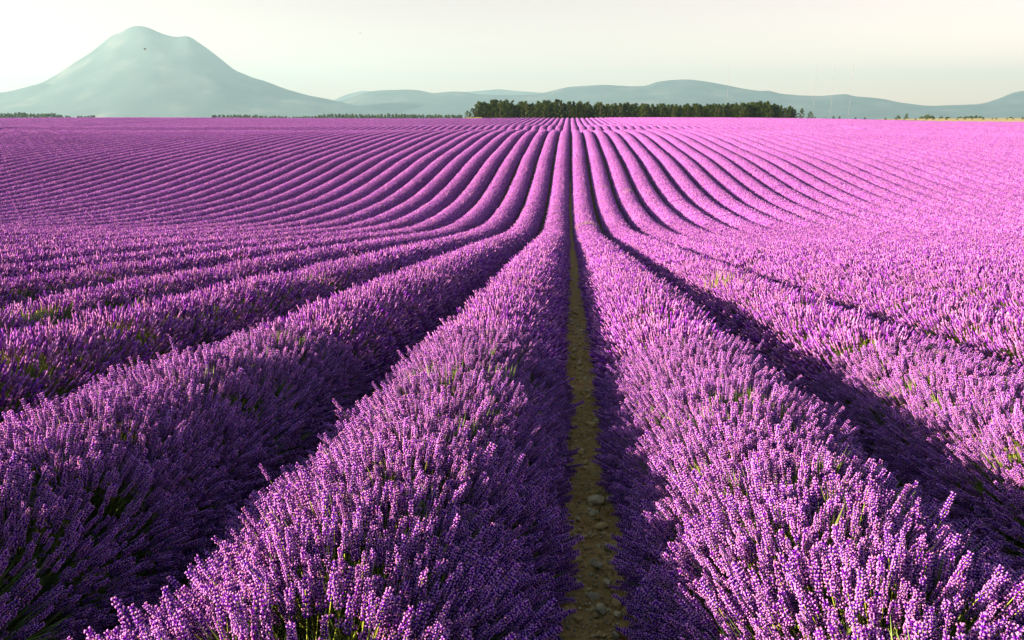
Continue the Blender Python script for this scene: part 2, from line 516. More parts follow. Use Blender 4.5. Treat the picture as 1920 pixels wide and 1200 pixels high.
def instance_group(name, meshes):
    """node group that sets one of the given meshes on every point (attributes rot, scl, vid)"""
    g = bpy.data.node_groups.new(name, 'GeometryNodeTree')
    g.interface.new_socket('Geometry', in_out='INPUT', socket_type='NodeSocketGeometry')
    g.interface.new_socket('Geometry', in_out='OUTPUT', socket_type='NodeSocketGeometry')
    gi = g.nodes.new('NodeGroupInput'); go = g.nodes.new('NodeGroupOutput')
    join = g.nodes.new('GeometryNodeJoinGeometry')
    for me in reversed(meshes):      # the last link becomes instance 0
        src = bpy.data.objects.new(name + '_source', me)
        oi = g.nodes.new('GeometryNodeObjectInfo'); oi.inputs['Object'].default_value = src
        g2 = g.nodes.new('GeometryNodeGeometryToInstance')
        g.links.new(oi.outputs['Geometry'], g2.inputs[0]); g.links.new(g2.outputs[0], join.inputs[0])
    m2p = g.nodes.new('GeometryNodeMeshToPoints')
    g.links.new(gi.outputs[0], m2p.inputs['Mesh'])
    iop = g.nodes.new('GeometryNodeInstanceOnPoints'); iop.inputs['Pick Instance'].default_value = True
    def attr(nm, ty):
        a = g.nodes.new('GeometryNodeInputNamedAttribute'); a.data_type = ty; a.inputs['Name'].default_value = nm
        return a.outputs['Attribute']
    e2r = g.nodes.new('FunctionNodeEulerToRotation')
    g.links.new(attr('rot', 'FLOAT_VECTOR'), e2r.inputs[0])
    g.links.new(e2r.outputs[0], iop.inputs['Rotation'])
    g.links.new(attr('scl', 'FLOAT_VECTOR'), iop.inputs['Scale'])
    g.links.new(attr('vid', 'INT'), iop.inputs['Instance Index'])
    g.links.new(m2p.outputs[0], iop.inputs['Points']); g.links.new(join.outputs[0], iop.inputs['Instance'])
    g.links.new(iop.outputs[0], go.inputs[0])
    return g

def scatter(name, parent, pts, rot, scl, vid, group):
    me = bpy.data.meshes.new(name)
    pts = np.asarray(pts, np.float32)
    me.vertices.add(len(pts)); me.vertices.foreach_set('co', pts.ravel())
    me.attributes.new('rot', 'FLOAT_VECTOR', 'POINT').data.foreach_set('vector', np.asarray(rot, np.float32).ravel())
    me.attributes.new('scl', 'FLOAT_VECTOR', 'POINT').data.foreach_set('vector', np.asarray(scl, np.float32).ravel())
    me.attributes.new('vid', 'INT', 'POINT').data.foreach_set('value', np.asarray(vid, np.int32))
    me.update()
    o = obj(name, me, parent)
    o['kind'] = 'stuff'
    md = o.modifiers.new('scatter', 'NODES'); md.node_group = group
    return o

NV = {1: 5, 2: 5, 3: 4, 4: 4}
GRP = {}
for lod in (1, 2, 3, 4):
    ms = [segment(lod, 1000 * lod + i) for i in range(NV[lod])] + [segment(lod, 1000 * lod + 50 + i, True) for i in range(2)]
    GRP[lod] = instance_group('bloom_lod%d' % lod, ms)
G_SPIKE = instance_group('spikes', SPIKES)
G_TUFT = instance_group('tufts', TUFTS)
SEGL = {1: 1.4, 2: 2.0, 3: 4.0, 4: 8.0}

def row_x(xr, y, k):
    """slight wander of a planted row"""
    return xr + .05 * (vnoise(np.asarray(y, float) / 9.0, np.full(np.shape(y), k * 7.3), 21) - .5) + .10 * (vnoise(np.asarray(y, float) / 37.0, np.full(np.shape(y), k * .31), 22) - .5)

def mound(k, xr, ys, lodfun):
    """leafy body of a row as one strip"""
    A = np.linspace(-105, 105, 11) * math.pi / 180
    X0 = row_x(xr, ys, k)
    dist = np.hypot(xr, ys)
    sh = np.interp(dist, [0, 6, 14, 42, 134], [.66, .72, .82, .88, .88])
    lum = 1 + np.interp(dist, [0, 14, 40], [.16, .10, .03]) * (-.5 + vnoise(ys / .7, np.full(len(ys), k * 3.1), 8))
    XX = X0[:, None] + (HW * sh * lum)[:, None] * np.sin(A)[None]
    ZZ = zg(X0, ys)[:, None] + ((ZC + (HH - ZC) * np.sign(np.cos(A)) * np.abs(np.cos(A)) ** DOME)[None] * (sh * lum)[:, None])
    ZZ[:, 0] -= .1; ZZ[:, -1] -= .1
    YY = np.repeat(ys[:, None], len(A), 1)
    V = np.stack([XX.ravel(), YY.ravel(), ZZ.ravel()], 1)
    nx, ny = len(A), len(ys)
    i = (np.arange(nx - 1)[None, :] + (np.arange(ny - 1) * nx)[:, None]).ravel()
    Q = np.stack([i, i + nx, i + nx + 1, i + 1], 1)
    me = np_mesh('foliage', V, quads=Q, smooth=True)
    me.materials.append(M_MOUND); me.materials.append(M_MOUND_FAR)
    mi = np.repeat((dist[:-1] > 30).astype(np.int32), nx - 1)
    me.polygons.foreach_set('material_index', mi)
    return me

ORD = ['first', 'second', 'third', 'fourth', 'fifth', 'sixth', 'seventh', 'eighth', 'ninth', 'tenth', 'eleventh', 'twelfth', 'thirteenth', 'fourteenth', 'fifteenth', 'sixteenth']
N_SOLO = 290

def dir_to_euler(d):
    th = np.arccos(np.clip(d[:, 2], -1, 1)); ph = np.arctan2(d[:, 1], d[:, 0])
    return np.stack([np.zeros(len(d)), th, ph], 1)

def build_row(k):
    """k = 0 is the row right of the path, -1 the row left of it"""
    xr = PX0 + (k + .5) * S
    n_from = k + 1 if k >= 0 else -k
    y_end = Y_END + 3 * (vnoise(k * 1.7, 3.0, 4) - .5)
    if xr > 100: y_end = 297 - 26 * float(sst(xr, 100, 122))
    ystart = (abs(xr) / .80 if xr < 0 else xr / .58) - 9
    ystart = max(ystart, -1.5)
    if ystart > y_end - 10: return
    row = empty('lavender_row', (xr, ystart, float(zg(xr, ystart))))
    if k == -1: lab = 'lavender row whose dark shaded flank borders the stony path'
    elif k == 0: lab = 'lavender row whose sunlit flank borders the stony path'
    elif n_from <= 16: lab = '%s lavender row from the stony path, counting towards the %s' % (ORD[n_from - 1], 'tall hazy peak' if k < 0 else 'thin radio masts')
    else: lab = 'purple lavender row well away from the stony path, on the %s side' % ('tall hazy peak' if k < 0 else 'thin radio masts')
    tag(row, lab, 'lavender row', 'lavender rows planted across the field')
    inv = Vector(row.location)
    ox, oy, oz = inv
    # foliage body
    ys = [ystart]
    while ys[-1] < y_end:
        dd = math.hypot(xr, ys[-1])
        ys.append(ys[-1] + (.25 if dd < 15 else 1.0 if dd < 45 else 3.0))
    ys = np.array(ys)
    me = mound(k, xr, ys, None)
    me.transform(Matrix.Translation((-ox, -oy, -oz)))
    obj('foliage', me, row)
    # flowers
    y = ystart
    seg = {1: [], 2: [], 3: [], 4: []}
    near_end = None
    if abs(k + .5) < 2:
        near_end = 6.2
        y0 = max(ystart, .25 if abs(k + .5) < 1 else .8)
        n = int((near_end + .05 - y0) * 2200)
        tip, d, al = sample_row(n, y0, near_end + .05, 5000 + k * 13, bare=.28 if abs(k + .5) < 1 else .45)
        tip[:, 0] += row_x(xr, tip[:, 1], k)
        tip[:, 2] += zg(tip[:, 0], tip[:, 1])
        n = len(tip)
        s = rng.uniform(.95, 1.4, n)
        pos = tip - d * (.035 * s)[:, None]
        eul = dir_to_euler(d)
        vid = rng.integers(0, len(SPIKES), n)
        solo = np.zeros(n, bool)
        if abs(k + .5) < 1:
            q = tip - np.array([0, 0, CAM_Z])
            Rm = np.array(_rot)          # world = R cam
            c = q @ Rm
            dep = -c[:, 2]
            u = 960 + F_PX * c[:, 0] / np.maximum(dep, .01); v = 600 - F_PX * c[:, 1] / np.maximum(dep, .01)
            inside = (dep > .3) & (u > 0) & (u < 1920) & (v > 0) & (v < 1195) & (np.abs(al) < R(75))
            order = np.argsort(np.where(inside, dep, 1e6))[:N_SOLO]
            solo[order] = True
            for i in order:
                o = bpy.data.objects.new('flower_spike', SPIKES[vid[i]])
                o.location = (pos[i, 0] - ox, pos[i, 1] - oy, pos[i, 2] - oz)
                o.rotation_euler = eul[i]; o.scale = (s[i] * 1.05, s[i] * 1.05, s[i] * 1.08)
                link(o, row)
        m = ~solo
        scatter('flower_spikes', row, pos[m] - [ox, oy, oz], eul[m], s[m][:, None] * [1.05, 1.05, 1.08], vid[m], G_SPIKE)
        nl = int((near_end - y0) * 420)
        tp, dl, _ = sample_row(nl, y0, near_end, 6000 + k * 13, thin=False)
        tp = tp - dl * rng.uniform(.16, .24, nl)[:, None]
        tp[:, 0] += row_x(xr, tp[:, 1], k); tp[:, 2] += zg(tp[:, 0], tp[:, 1])
        scatter('leaf_tufts', row, tp - [ox, oy, oz], dir_to_euler(dl), np.repeat(rng.uniform(.9, 1.6, nl)[:, None], 3, 1), rng.integers(0, len(TUFTS), nl), G_TUFT)
    rr = random.Random(k * 31 + 5)
    while y < y_end:
        dist = math.hypot(xr, y)
        if y < 0.2: lod = 1
        else: lod = 1 if dist < 15 else 2 if dist < 44 else 3 if dist < 136 else 4
        L = SEGL[lod]
        if near_end and y0 <= y + .01 < near_end:
            y = near_end; continue
        if near_end and y < y0 < y + L:
            L = y0 - y
            if L < .3: y = y0; continue
        yc = y + L / 2
        seg[lod].append((yc, L / SEGL[lod]))
        y += L
    for lod, lst in seg.items():
        if not lst: continue
        yc = np.array([a for a, _ in lst]); fy = np.array([b for _, b in lst])
        xx = row_x(xr, yc, k)
        zz = zg(xx, yc)
        sl = np.arctan(slope(xx, yc))
        m = len(yc)
        flip = np.array([rr.random() < .5 for _ in range(m)])
        rot = np.stack([np.where(flip, -sl, sl), np.zeros(m), np.where(flip, math.pi, 0.0)], 1)
        amp = {1: .12, 2: .08, 3: .035, 4: .02}[lod]
        hv = 1 + amp * (vnoise(yc / 9.0, np.full(m, k * 2.7), 31) - .5)
        wv = 1 + .6 * amp * (-.5 + vnoise(yc / 9.0, np.full(m, k * 4.7), 33))
        scl = np.stack([wv, fy * np.sqrt(1 + np.tan(sl) ** 2), hv], 1)
        thin_p = {1: .03, 2: .035, 3: .06, 4: .0}[lod]
        vid = np.array([(NV[lod] + rr.randrange(2)) if rr.random() < thin_p else rr.randrange(NV[lod]) for _ in range(m)])
        scatter('flower_spikes', row, np.stack([xx - ox, yc - oy, zz - oz], 1), rot, scl, vid, GRP[lod])

for k in range(-126, 104):
    if k in (34, -76): continue      # unplanted tramlines
    build_row(k)

# ------------------------------------------------------------------ stony path
def soil_rough(x, y):
    return .012 * (fbm(x * 9, y * 9, 3) - .5) + 0.026 * (vnoise(x * 33, y * 33, 9) - .5) + .030 * (vnoise(x * 4.0, y * 2.2, 6) - .5)
def path_x(y): return PX0 + .03 * (vnoise(np.asarray(y, float) / 1.7, np.zeros(np.shape(y)), 41) - .5)
def path_z(x, y): return zg(x, y) + .012 + soil_rough(x, y) * np.clip(14.0 / np.maximum(y, .1), .3, 1)
_px = PX0 + np.linspace(-.40, .40, 41)
_py = np.concatenate([np.arange(.8, 9, .02), np.arange(9, 20, .08), np.arange(20, 70, .5)])
pathm = grid_mesh('stony_path', _px, _py, path_z, M_SOIL)
stony_path = obj('stony_path', pathm)
tag(stony_path, 'narrow ochre soil path strewn with stones between two lavender rows', kind='structure')

def stone_mesh(name, seed, mat, n=15, flat=.62):
    import bmesh
    r = np.random.default_rng(seed)
    bm = bmesh.new()
    p = r.normal(0, 1, (n, 3)); p /= np.linalg.norm(p, axis=1)[:, None]
    p *= r.uniform(.42, .52, n)[:, None] * np.array([1.0, .78, flat])
    for q in p: bm.verts.new(q)
    bmesh.ops.convex_hull(bm, input=bm.verts)
    for v in [v for v in bm.verts if not v.link_faces]: bm.verts.remove(v)
    me = bpy.data.meshes.new(name)
    bm.to_mesh(me); bm.free()
    me.materials.append(mat)
    return me

def big_stone_mesh(seed, mat, flat):
    import bmesh
    r = np.random.default_rng(seed)
    bm = bmesh.new()
    bmesh.ops.create_icosphere(bm, subdivisions=3, radius=.5)
    pl = r.normal(0, 1, (11, 3)); pl /= np.linalg.norm(pl, axis=1)[:, None]; of = r.uniform(.34, .46, 11)
    for v in bm.verts:
        c = np.array(v.co)
        for a, o_ in zip(pl, of):
            e = c @ a - o_
            if e > 0: c = c - a * e * .9
        c = c * (1 + .05 * (float(vnoise(c[0] * 6 + 9, c[1] * 6 + c[2] * 5, seed)) - .5))
        v.co = c * np.array([1.15, .85, flat])
    me = bpy.data.meshes.new('stone')
    bm.to_mesh(me); bm.free()
    for p in me.polygons: p.use_smooth = True
    me.materials.append(mat)
    return me

SM = [stone_mesh('stone', 300 + i, [M_STONE_PALE, M_STONE_OCHRE, M_STONE_PALE, M_STONE_GREY, M_STONE_OCHRE, M_STONE_ORANGE][i % 6], 17, .5 + .25 * ((i * 7) % 5) / 5) for i in range(12)]
sr = random.Random(99)
for i in range(280):
    y = 1.9 * (13.0 / 1.9) ** sr.random()
    x = float(path_x(y)) + sr.gauss(0, .085)
    x = min(max(x, PX0 - .24), PX0 + .24)
    sz = sr.choice([.022, .026, .03, .035, .042, .055]) * sr.uniform(.8, 1.3) * (1 + y * .03)
    z = float(path_z(x, y))
    obj('stone', SM[sr.randrange(12)], stony_path, (x, y, z + sz * .26), (sr.uniform(-.3, .3), sr.uniform(-.3, .3), sr.uniform(0, 6.28)), (sz, sz * sr.uniform(.8, 1.2), sz))
# gravel too small to pick apart
gv, gt = [], []
off = 0
gs = [(np.array([v.co[:] for v in m.vertices]), np.array([p.vertices[:] for p in m.polygons])) for m in [stone_mesh('g', 600 + i, M_STONE_OCHRE, 9, .7) for i in range(6)]]
for i in range(9000):
    y = 1.7 * (22.0 / 1.7) ** sr.random()
    x = float(path_x(y)) + sr.uniform(-.28, .28)
    sz = sr.uniform(.007, .022) * (1 + y * .02)
    a = sr.uniform(0, 6.28)
    v, t = gs[sr.randrange(6)]
    c, s_ = math.cos(a), math.sin(a)
    vv = np.stack([v[:, 0] * c - v[:, 1] * s_, v[:, 0] * s_ + v[:, 1] * c, v[:, 2]], 1) * sz + [x, y, 0]
    vv[:, 2] += float(path_z(x, y)) + sz * .2
    gv.append(vv); gt.append(t + off); off += len(v)
gme = np_mesh('gravel', np.concatenate(gv), tris=np.concatenate(gt), mat=M_STONE_OCHRE)
gme.materials.append(M_STONE_PALE); gme.materials.append(M_STONE_GREY)
_mi = np.concatenate([np.full(len(t), [0, 0, 1, 1, 2, 0][sr.randrange(6)]) for t in gt]).astype(np.int32)
gme.polygons.foreach_set('material_index', _mi)
gravel = obj('gravel', gme, stony_path); gravel['kind'] = 'stuff'

for (px, py, sz, mt, fl, lab) in [
    (1118, 940, .105, M_STONE_PALE, .62, 'pale cream domed stone lying alone in the stony path'),
    (1074, 1050, .095, M_STONE_OCHRE, .55, 'smooth ochre block of stone against the shaded lavender flank'),
    (1141, 1028, .060, M_STONE_GREY, .8, 'dark grey pointed stone at the edge of the stony path'),
    (1160, 1038, .062, M_STONE_ORANGE, .75, 'rounded orange stone beside the dark grey pointed stone'),
    (1158, 1134, .062, M_STONE_OCHRE, .9, 'round brown stone next to a flat grey slab'),
    (1114, 1118, .070, M_STONE_GREY, .45, 'flat grey slab in the middle of the path'),
    (1177, 1188, .105, M_STONE_ORANGE, .8, 'large orange stone half under drooping lavender spikes'),
    (1112, 796, .095, M_STONE_OCHRE, .7, 'brown stone under the sunlit lavender flank'),
    (1122, 848, .080, M_STONE_ORANGE, .7, 'orange brown stone tucked at the path edge near the cream stone'),
    (1127, 985, .080, M_STONE_OCHRE, .4, 'flat tan slab below the cream domed stone')]:
    p = on_ground(px, py, .02)
    o = obj('stone', big_stone_mesh(px, mt, fl), None, (p.x, p.y, float(path_z(p.x, p.y)) + sz * fl * .28), (0, 0, sr.uniform(0, 6.28)), (sz,) * 3)
    tag(o, lab, 'stone', 'stones on the soil path')

# ------------------------------------------------------------------ tufts of yellow grass among the rows
def grass_tuft(x, y, n, wx, wy, h, base, lab):
    r = np.random.default_rng(int(abs(x * 37 + y * 11)) + 1)
    V, T, C = [], [], []
    t = empty('grass_tuft', (x, y, float(zg(x, y))))
    for i in range(n):
        bx, by = r.uniform(-wx, wx), r.normal(0, wy)
        top = HH * math.sqrt(max(0, 1 - (bx / (HW + .05)) ** 2)) if base else 0
        z0 = max(0, top - .15)
        ln = h * r.uniform(.6, 1.2); a = r.random() * 6.28; lean = r.uniform(0, .45)
        d = np.array([math.cos(a) * lean, math.sin(a) * lean, 1.0])
        s_ = np.array([math.cos(a + 1.57), math.sin(a + 1.57), 0]) * .006
        b0 = np.array([bx, by, z0]); k = len(V)
        V += [b0 - s_, b0 + s_, b0 + d * ln * .6 + s_ * .7, b0 + d * ln * .6 - s_ * .7, b0 + d * ln * [1.3, 1.3, 1]]
        c = np.array([.34, .33, .08]) * r.uniform(.7, 1.3)
        C += [c * .8, c * .8, c, c, c * 1.1]
        T += [(k, k + 1, k + 2), (k, k + 2, k + 3), (k + 3, k + 2, k + 4)]
    b = obj('grass_blades', np_mesh('grass_blades', np.array(V), tris=np.array(T), mat=M_FAR, col=np.array(C)), t)
    b['kind'] = 'stuff'
    tag(t, lab, 'grass', 'grass tufts growing in the lavender')
def rowc(k): return PX0 + (k + .5) * S
grass_tuft(rowc(0), 42.0, 420, .8, .12, .34, True, 'yellow grass arching over the lavender row on the sunlit side of the path')
grass_tuft(rowc(1), 63.0, 200, .7, .10, .28, True, 'dry grass tuft crossing the second lavender row towards the masts')
grass_tuft(rowc(2), 61.0, 260, .8, .12, .32, True, 'yellow grass crossing the third lavender row towards the masts')
def row_y(k, px, py, dx=0.0):
    d = ray(px, py); return (rowc(k) + dx) / (d.x / d.y)
grass_tuft(rowc(1) - .3, row_y(1, 1360, 530, -.3), 90, .3, .22, .26, True, 'pale yellow grass clump in the second lavender row towards the masts')
grass_tuft(rowc(-3), row_y(-3, 235, 650), 110, .28, .25, .24, True, 'green grass clump in the third lavender row towards the tall peak')

# ------------------------------------------------------------------ dark case and pale stone half sunk in the flowers
def box_bm(sx, sy, sz, bev):
    import bmesh
    bm = bmesh.new(); bmesh.ops.create_cube(bm, size=1)
    for v in bm.verts: v.co = Vector((v.co.x * sx, v.co.y * sy, v.co.z * sz))
    bmesh.ops.bevel(bm, geom=bm.edges[:], offset=bev, segments=2, affect='EDGES')
    return bm
def bm_mesh(name, bm, mat, smooth=False):
    me = bpy.data.meshes.new(name); bm.to_mesh(me); bm.free(); me.materials.append(mat)
    if smooth:
        for p in me.polygons: p.use_smooth = True
    return me
M_BLACK = noise_mat('black_plastic', [(0.3, (.010, .012, .012)), (0.7, (.022, .026, .025))], 40, .1, 200, .45)
cp = Vector((0, 0, CAM_Z)) + ray(376, 792) * 6.35
case = empty('dark_case', (cp.x, cp.y, cp.z - .09)); case.rotation_euler = (R(4), R(14), R(-24))
tag(case, 'small black case stuck among the flowers of the second lavender row', 'case')
obj('body', bm_mesh('body', box_bm(.10, .07, .13, .008), M_BLACK), case, (0, 0, .06))
obj('lid', bm_mesh('lid', box_bm(.106, .076, .02, .006), M_BLACK), case, (0, 0, .137))
ps = Vector((0, 0, CAM_Z)) + ray(346, 771) * 6.35
o = obj('stone', big_stone_mesh(77, M_STONE_PALE, .8), None, ps, (0, 0, .4), (.085, .085, .085))
tag(o, 'pale rounded stone lying among the flowers beside the black case', 'stone')

# ------------------------------------------------------------------ trees
M_LEAF, _n, _o = mat_new('tree_leaves')
_a = _n.nodes.new('ShaderNodeAttribute'); _a.attribute_name = 'Col'
_oi = _n.nodes.new('ShaderNodeObjectInfo'); _mr = _n.nodes.new('ShaderNodeMapRange'); _mr.inputs['To Min'].default_value = .65; _mr.inputs['To Max'].default_value = 1.3
_hs = _n.nodes.new('ShaderNodeHueSaturation')
_n.links.new(_oi.outputs['Random'], _mr.inputs['Value']); _n.links.new(_mr.outputs[0], _hs.inputs['Value']); _n.links.new(_a.outputs['Color'], _hs.inputs['Color'])
_d = _n.nodes.new('ShaderNodeBsdfDiffuse'); _t = _n.nodes.new('ShaderNodeBsdfTranslucent'); _m = _n.nodes.new('ShaderNodeMixShader'); _m.inputs[0].default_value = .2
_n.links.new(_hs.outputs[0], _d.inputs[0]); _n.links.new(_hs.outputs[0], _t.inputs[0]); _n.links.new(_d.outputs[0], _m.inputs[1]); _n.links.new(_t.outputs[0], _m.inputs[2]); _n.links.new(_m.outputs[0], _o.inputs[0])
M_BARK = noise_mat('bark', [(0.3, (.06, .045, .03)), (0.7, (.14, .11, .08))], 6, .6, 20)

def tree_meshes(seed, h, wid, low, conical=0.0, nleaf=1500, lsize=.26):
    """trunk with limbs, and a crown of leaf clumps"""
    r = np.random.default_rng(seed)
    V, Q = [], []
    def limb(p0, p1, r0, r1, sides=6, nseg=4):
        p0 = np.array(p0, float); p1 = np.array(p1, float)
        d = (p1 - p0) / np.linalg.norm(p1 - p0)
        a = np.cross(d, [.3, .9, .1]); a /= np.linalg.norm(a); b = np.cross(d, a)
        base = len(V)
        for j in range(nseg + 1):
            t = j / nseg
            c = p0 + (p1 - p0) * t + r.normal(0, .04, 3) * (0 < j < nseg) * h / 7
            for q in range(sides):
                an = q * 2 * math.pi / sides
                V.append(c + (a * math.cos(an) + b * math.sin(an)) * (r0 + (r1 - r0) * t))
        for j in range(nseg):
            for q in range(sides):
                q2 = (q + 1) % sides
                Q.append((base + j * sides + q, base + j * sides + q2, base + (j + 1) * sides + q2, base + (j + 1) * sides + q))
    limb((0, 0, -.4), (r.normal(0, .15), r.normal(0, .15), h * .78), .028 * h, .008 * h)
    cl = []
    nc = 17
    for i in range(nc):
        t = (i + .5) / nc
        zz = h * (low + (1 - low) * t * .93)
        f = math.sin(math.pi * min(1, .18 + .82 * t)) ** .6 * (1 - conical * t)
        a = i * 2.4 + r.random()
        rr = wid * f * r.uniform(.45, .85)
        c = np.array([math.cos(a) * rr, math.sin(a) * rr, zz])
        cl.append((c, wid * r.uniform(.30, .46) * (1 - .35 * t)))
        if i % 3 == 0: limb((0, 0, max(.2, zz - h * .16)), c, .012 * h, .004 * h, 5, 3)
    cl.append((np.array([r.normal(0, .2), r.normal(0, .2), h * .95]), wid * .28))
    tr = np_mesh('trunk', np.array(V), quads=np.array(Q), mat=M_BARK, smooth=True)
    pc = np.array([c for c, _ in cl]); pr = np.array([q for _, q in cl])
    k = r.integers(0, len(cl), nleaf)
    dd = r.normal(0, 1, (nleaf, 3)); dd /= np.linalg.norm(dd, axis=1)[:, None]
    pos = pc[k] + dd * (pr[k] * r.uniform(.35, 1.12, nleaf) ** .6)[:, None] * [1, 1, .85]
    nrm = dd + r.normal(0, .6, (nleaf, 3)); nrm /= np.linalg.norm(nrm, axis=1)[:, None]
    a = np.cross(nrm, r.normal(0, 1, (nleaf, 3))); a /= np.linalg.norm(a, axis=1)[:, None]; b = np.cross(nrm, a)
    sz = (lsize * r.uniform(.6, 1.3, nleaf))[:, None]
    LV = np.stack([pos - a * sz * .5, pos + b * sz * .32, pos + a * sz * .5, pos - b * sz * .32], 1).reshape(-1, 3)
    LQ = np.arange(nleaf * 4).reshape(-1, 4)
    tone = r.uniform(.7, 1.3, len(cl))[k] * r.uniform(.75, 1.25, nleaf)
    c = np.array([.032, .056, .015])[None] * tone[:, None] + np.array([.03, .025, .0])[None] * r.random((nleaf, 1))
    cr_ = np_mesh('crown', LV, quads=LQ, mat=M_LEAF, col=np.repeat(c, 4, 0))
    return tr, cr_

TREES = [tree_meshes(40, 7.0, 2.1, .06, nleaf=2200), tree_meshes(41, 6.6, 1.8, .06, nleaf=2200), tree_meshes(42, 7.4, 1.7, .08, .35, 2200), tree_meshes(43, 6.2, 2.3, .05, nleaf=2200), tree_meshes(44, 7.6, 1.5, .08, .5, 2200)]
def tree(x, y, s, v, label, group, cat='tree', name='tree', sx=1.0, lift=0.0):
    t = empty(name, (x, y, float(zg(x, y)) + lift)); t.rotation_euler = (0, 0, random.uniform(0, 6.28)); t.scale = (s * sx, s * sx, s)
    obj('trunk', TREES[v][0], t); obj('crown', TREES[v][1], t)
    tag(t, label, cat, group)
    return t
trr = random.Random(5)
def grove_top(px):        # height of the grove's outline above the field edge, in metres at its distance
    return np.interp(px, [895, 930, 1000, 1040, 1110, 1180, 1250, 1330, 1400, 1430, 1470, 1492], [6.2, 6.6, 6.0, 6.6, 5.7, 5.2, 4.9, 5.2, 5.5, 6.0, 4.6, 4.2])
HT = [7.0, 6.6, 7.4, 6.2, 7.6]
for rowi, (Yr, lab) in enumerate([(303, 'dark green tree in the front rank of the dense grove'), (308, 'dark green tree deep inside the dense grove'), (314, 'dark green tree at the back of the dense grove')]):
    px = 893 + rowi * 4
    while px < 1490:
        v = trr.randrange(5)
        h = float(grove_top(px)) * trr.uniform(.80, 1.12) + .35 + rowi * .15
        p = at_depth(px, 222, Yr + trr.uniform(-1.4, 1.4))
        tree(p.x, p.y, h / HT[v], v, lab, 'trees of the dense grove beyond the field', sx=trr.uniform(1.0, 1.35))
        px += trr.uniform(5.5, 9)
for px, h, v, lab, Yr in [(877, 3.6, 3, 'low bush at the tapering end of the grove above a yellow verge', 302), (886, 4.6, 0, 'smaller rounded tree leading the grove beside the yellow verge', 303),
                     (1502, 4.4, 1, 'dark round tree just outside the end of the grove', 303), (1519, 3.3, 3, 'small isolated tree with a gap between it and the grove', 303)]:
    p = at_depth(px, 222, Yr)
    tree(p.x, p.y, h / HT[v], v, lab, None, sx=1.1)
# far trees beyond the field, hedges in the haze
far_me = [tree_meshes(60 + i, 7.0, 2.6, .10, .15 * i, 420, .7)[1] for i in range(4)]
def far_tree(px, ytop, Yd, label, group, wide=1.0):
    p = at_depth(px, ytop, Yd)
    zb = float(zg(p.x, p.y))
    h = max(1.0, p.z - zb)
    o = obj('far_tree', far_me[trr.randrange(4)], None, (p.x, p.y, zb), (0, 0, trr.uniform(0, 6.28)), (h / 7 * wide, h / 7 * wide, h / 7))
    tag(o, label, 'tree', group)
px = 399
while px < 866:
    yt = np.interp(px, [399, 440, 500, 545, 575, 600, 630, 700, 735, 790, 866], [216.5, 215.2, 216.8, 219, 217.5, 216.5, 213.6, 215.8, 213.8, 216, 215.2]) + trr.uniform(-1.0, 1.2)
    far_tree(px, yt, trr.uniform(950, 1050), 'far hazy tree in the long hedge behind the field, leading up to the grove', 'far hedge trees')
    px += trr.uniform(4.5, 8)
px = -20
while px < 120:
    yt = np.interp(px, [-20, 20, 45, 55, 85, 100, 118], [212.5, 213, 211, 213.5, 212.6, 212.4, 217]) + trr.uniform(-.8, 1.0)
    far_tree(px, yt, trr.uniform(850, 950), 'green tree in the far clump below the tall peak', 'far clump below the peak')
    px += trr.uniform(4.5, 8)
for px in (124, 130, 147, 152, 160, 165, 171, 176):
    far_tree(px, 217.2 + trr.uniform(-.8, .6), 900, 'tiny dark bush trailing off from the far clump', 'bushes trailing from the far clump')
for px, yt, w_ in [(1684, 219.5, 1.2), (1700, 216, .75), (1728, 221, 1.5), (1740, 217.5, 1.4), (1748, 219.5, 1.5), (1765, 221.5, 1.6), (1778, 222, 1.8), (1800, 221.8, 1.8), (1812, 220.8, 1.5), (1822, 220.5, 1.4), (1830, 219.5, 1.2), (1838, 220.6, 1.2), (1895, 222, 1.2), (1868, 224, 2)]:
    far_tree(px, yt - 2.5, trr.uniform(880, 960), 'blue green tree standing in the plain behind the wheat strip', 'trees in the plain behind the wheat', w_)
px = 1528
while px < 1925:
    p = at_depth(px, 222, 301 if px < 1640 else 318)
    h = trr.uniform(.9, 1.7) if px < 1700 else trr.uniform(.7, 1.3)
    o = obj('shrub', far_me[trr.randrange(4)], None, (p.x, p.y, float(zg(p.x, p.y))), (0, 0, trr.uniform(0, 6)), (h / 6, h / 6, h / 7))
    tag(o, 'low shrub on the field margin between the grove and the wheat strip', 'shrub', 'shrubs on the field margin')
    px += trr.uniform(7, 22)

# wheat strip and grass verge
M_WHEAT = noise_mat('ripe_wheat', [(0.3, (.40, .30, .12)), (0.7, (.54, .43, .20))], 1.2, .5, 8)
M_VERGE = noise_mat('dry_verge', [(0.3, (.20, .22, .05)), (0.7, (.36, .33, .09))], 1.2, .5, 8)
wheat = obj('wheat_field', grid_mesh('wheat_field', np.arange(float(at_depth(1770, 222, 290).x), 270, 4.0), np.arange(275, 372, 3.0), lambda x, y: zg(x, y) + .25 + .12 * (vnoise(x, y, 3) - .5), M_WHEAT))
tag(wheat, 'strip of ripe golden wheat beyond the lavender', kind='structure')
va = at_depth(866, 222, 300); vb = at_depth(893, 222, 300)
verge = obj('grass_verge', grid_mesh('grass_verge', np.linspace(va.x - 1, vb.x + 2, 12), np.linspace(299.5, 303, 8), lambda x, y: zg(x, y) + .12 + .95 * sst(x, va.x - 1, va.x + 2.5) * sst(y, 299, 302) + .1 * vnoise(x * 2, y * 2, 8), M_VERGE))
tag(verge, 'bright yellow green grass verge at the tapering end of the grove', kind='structure')

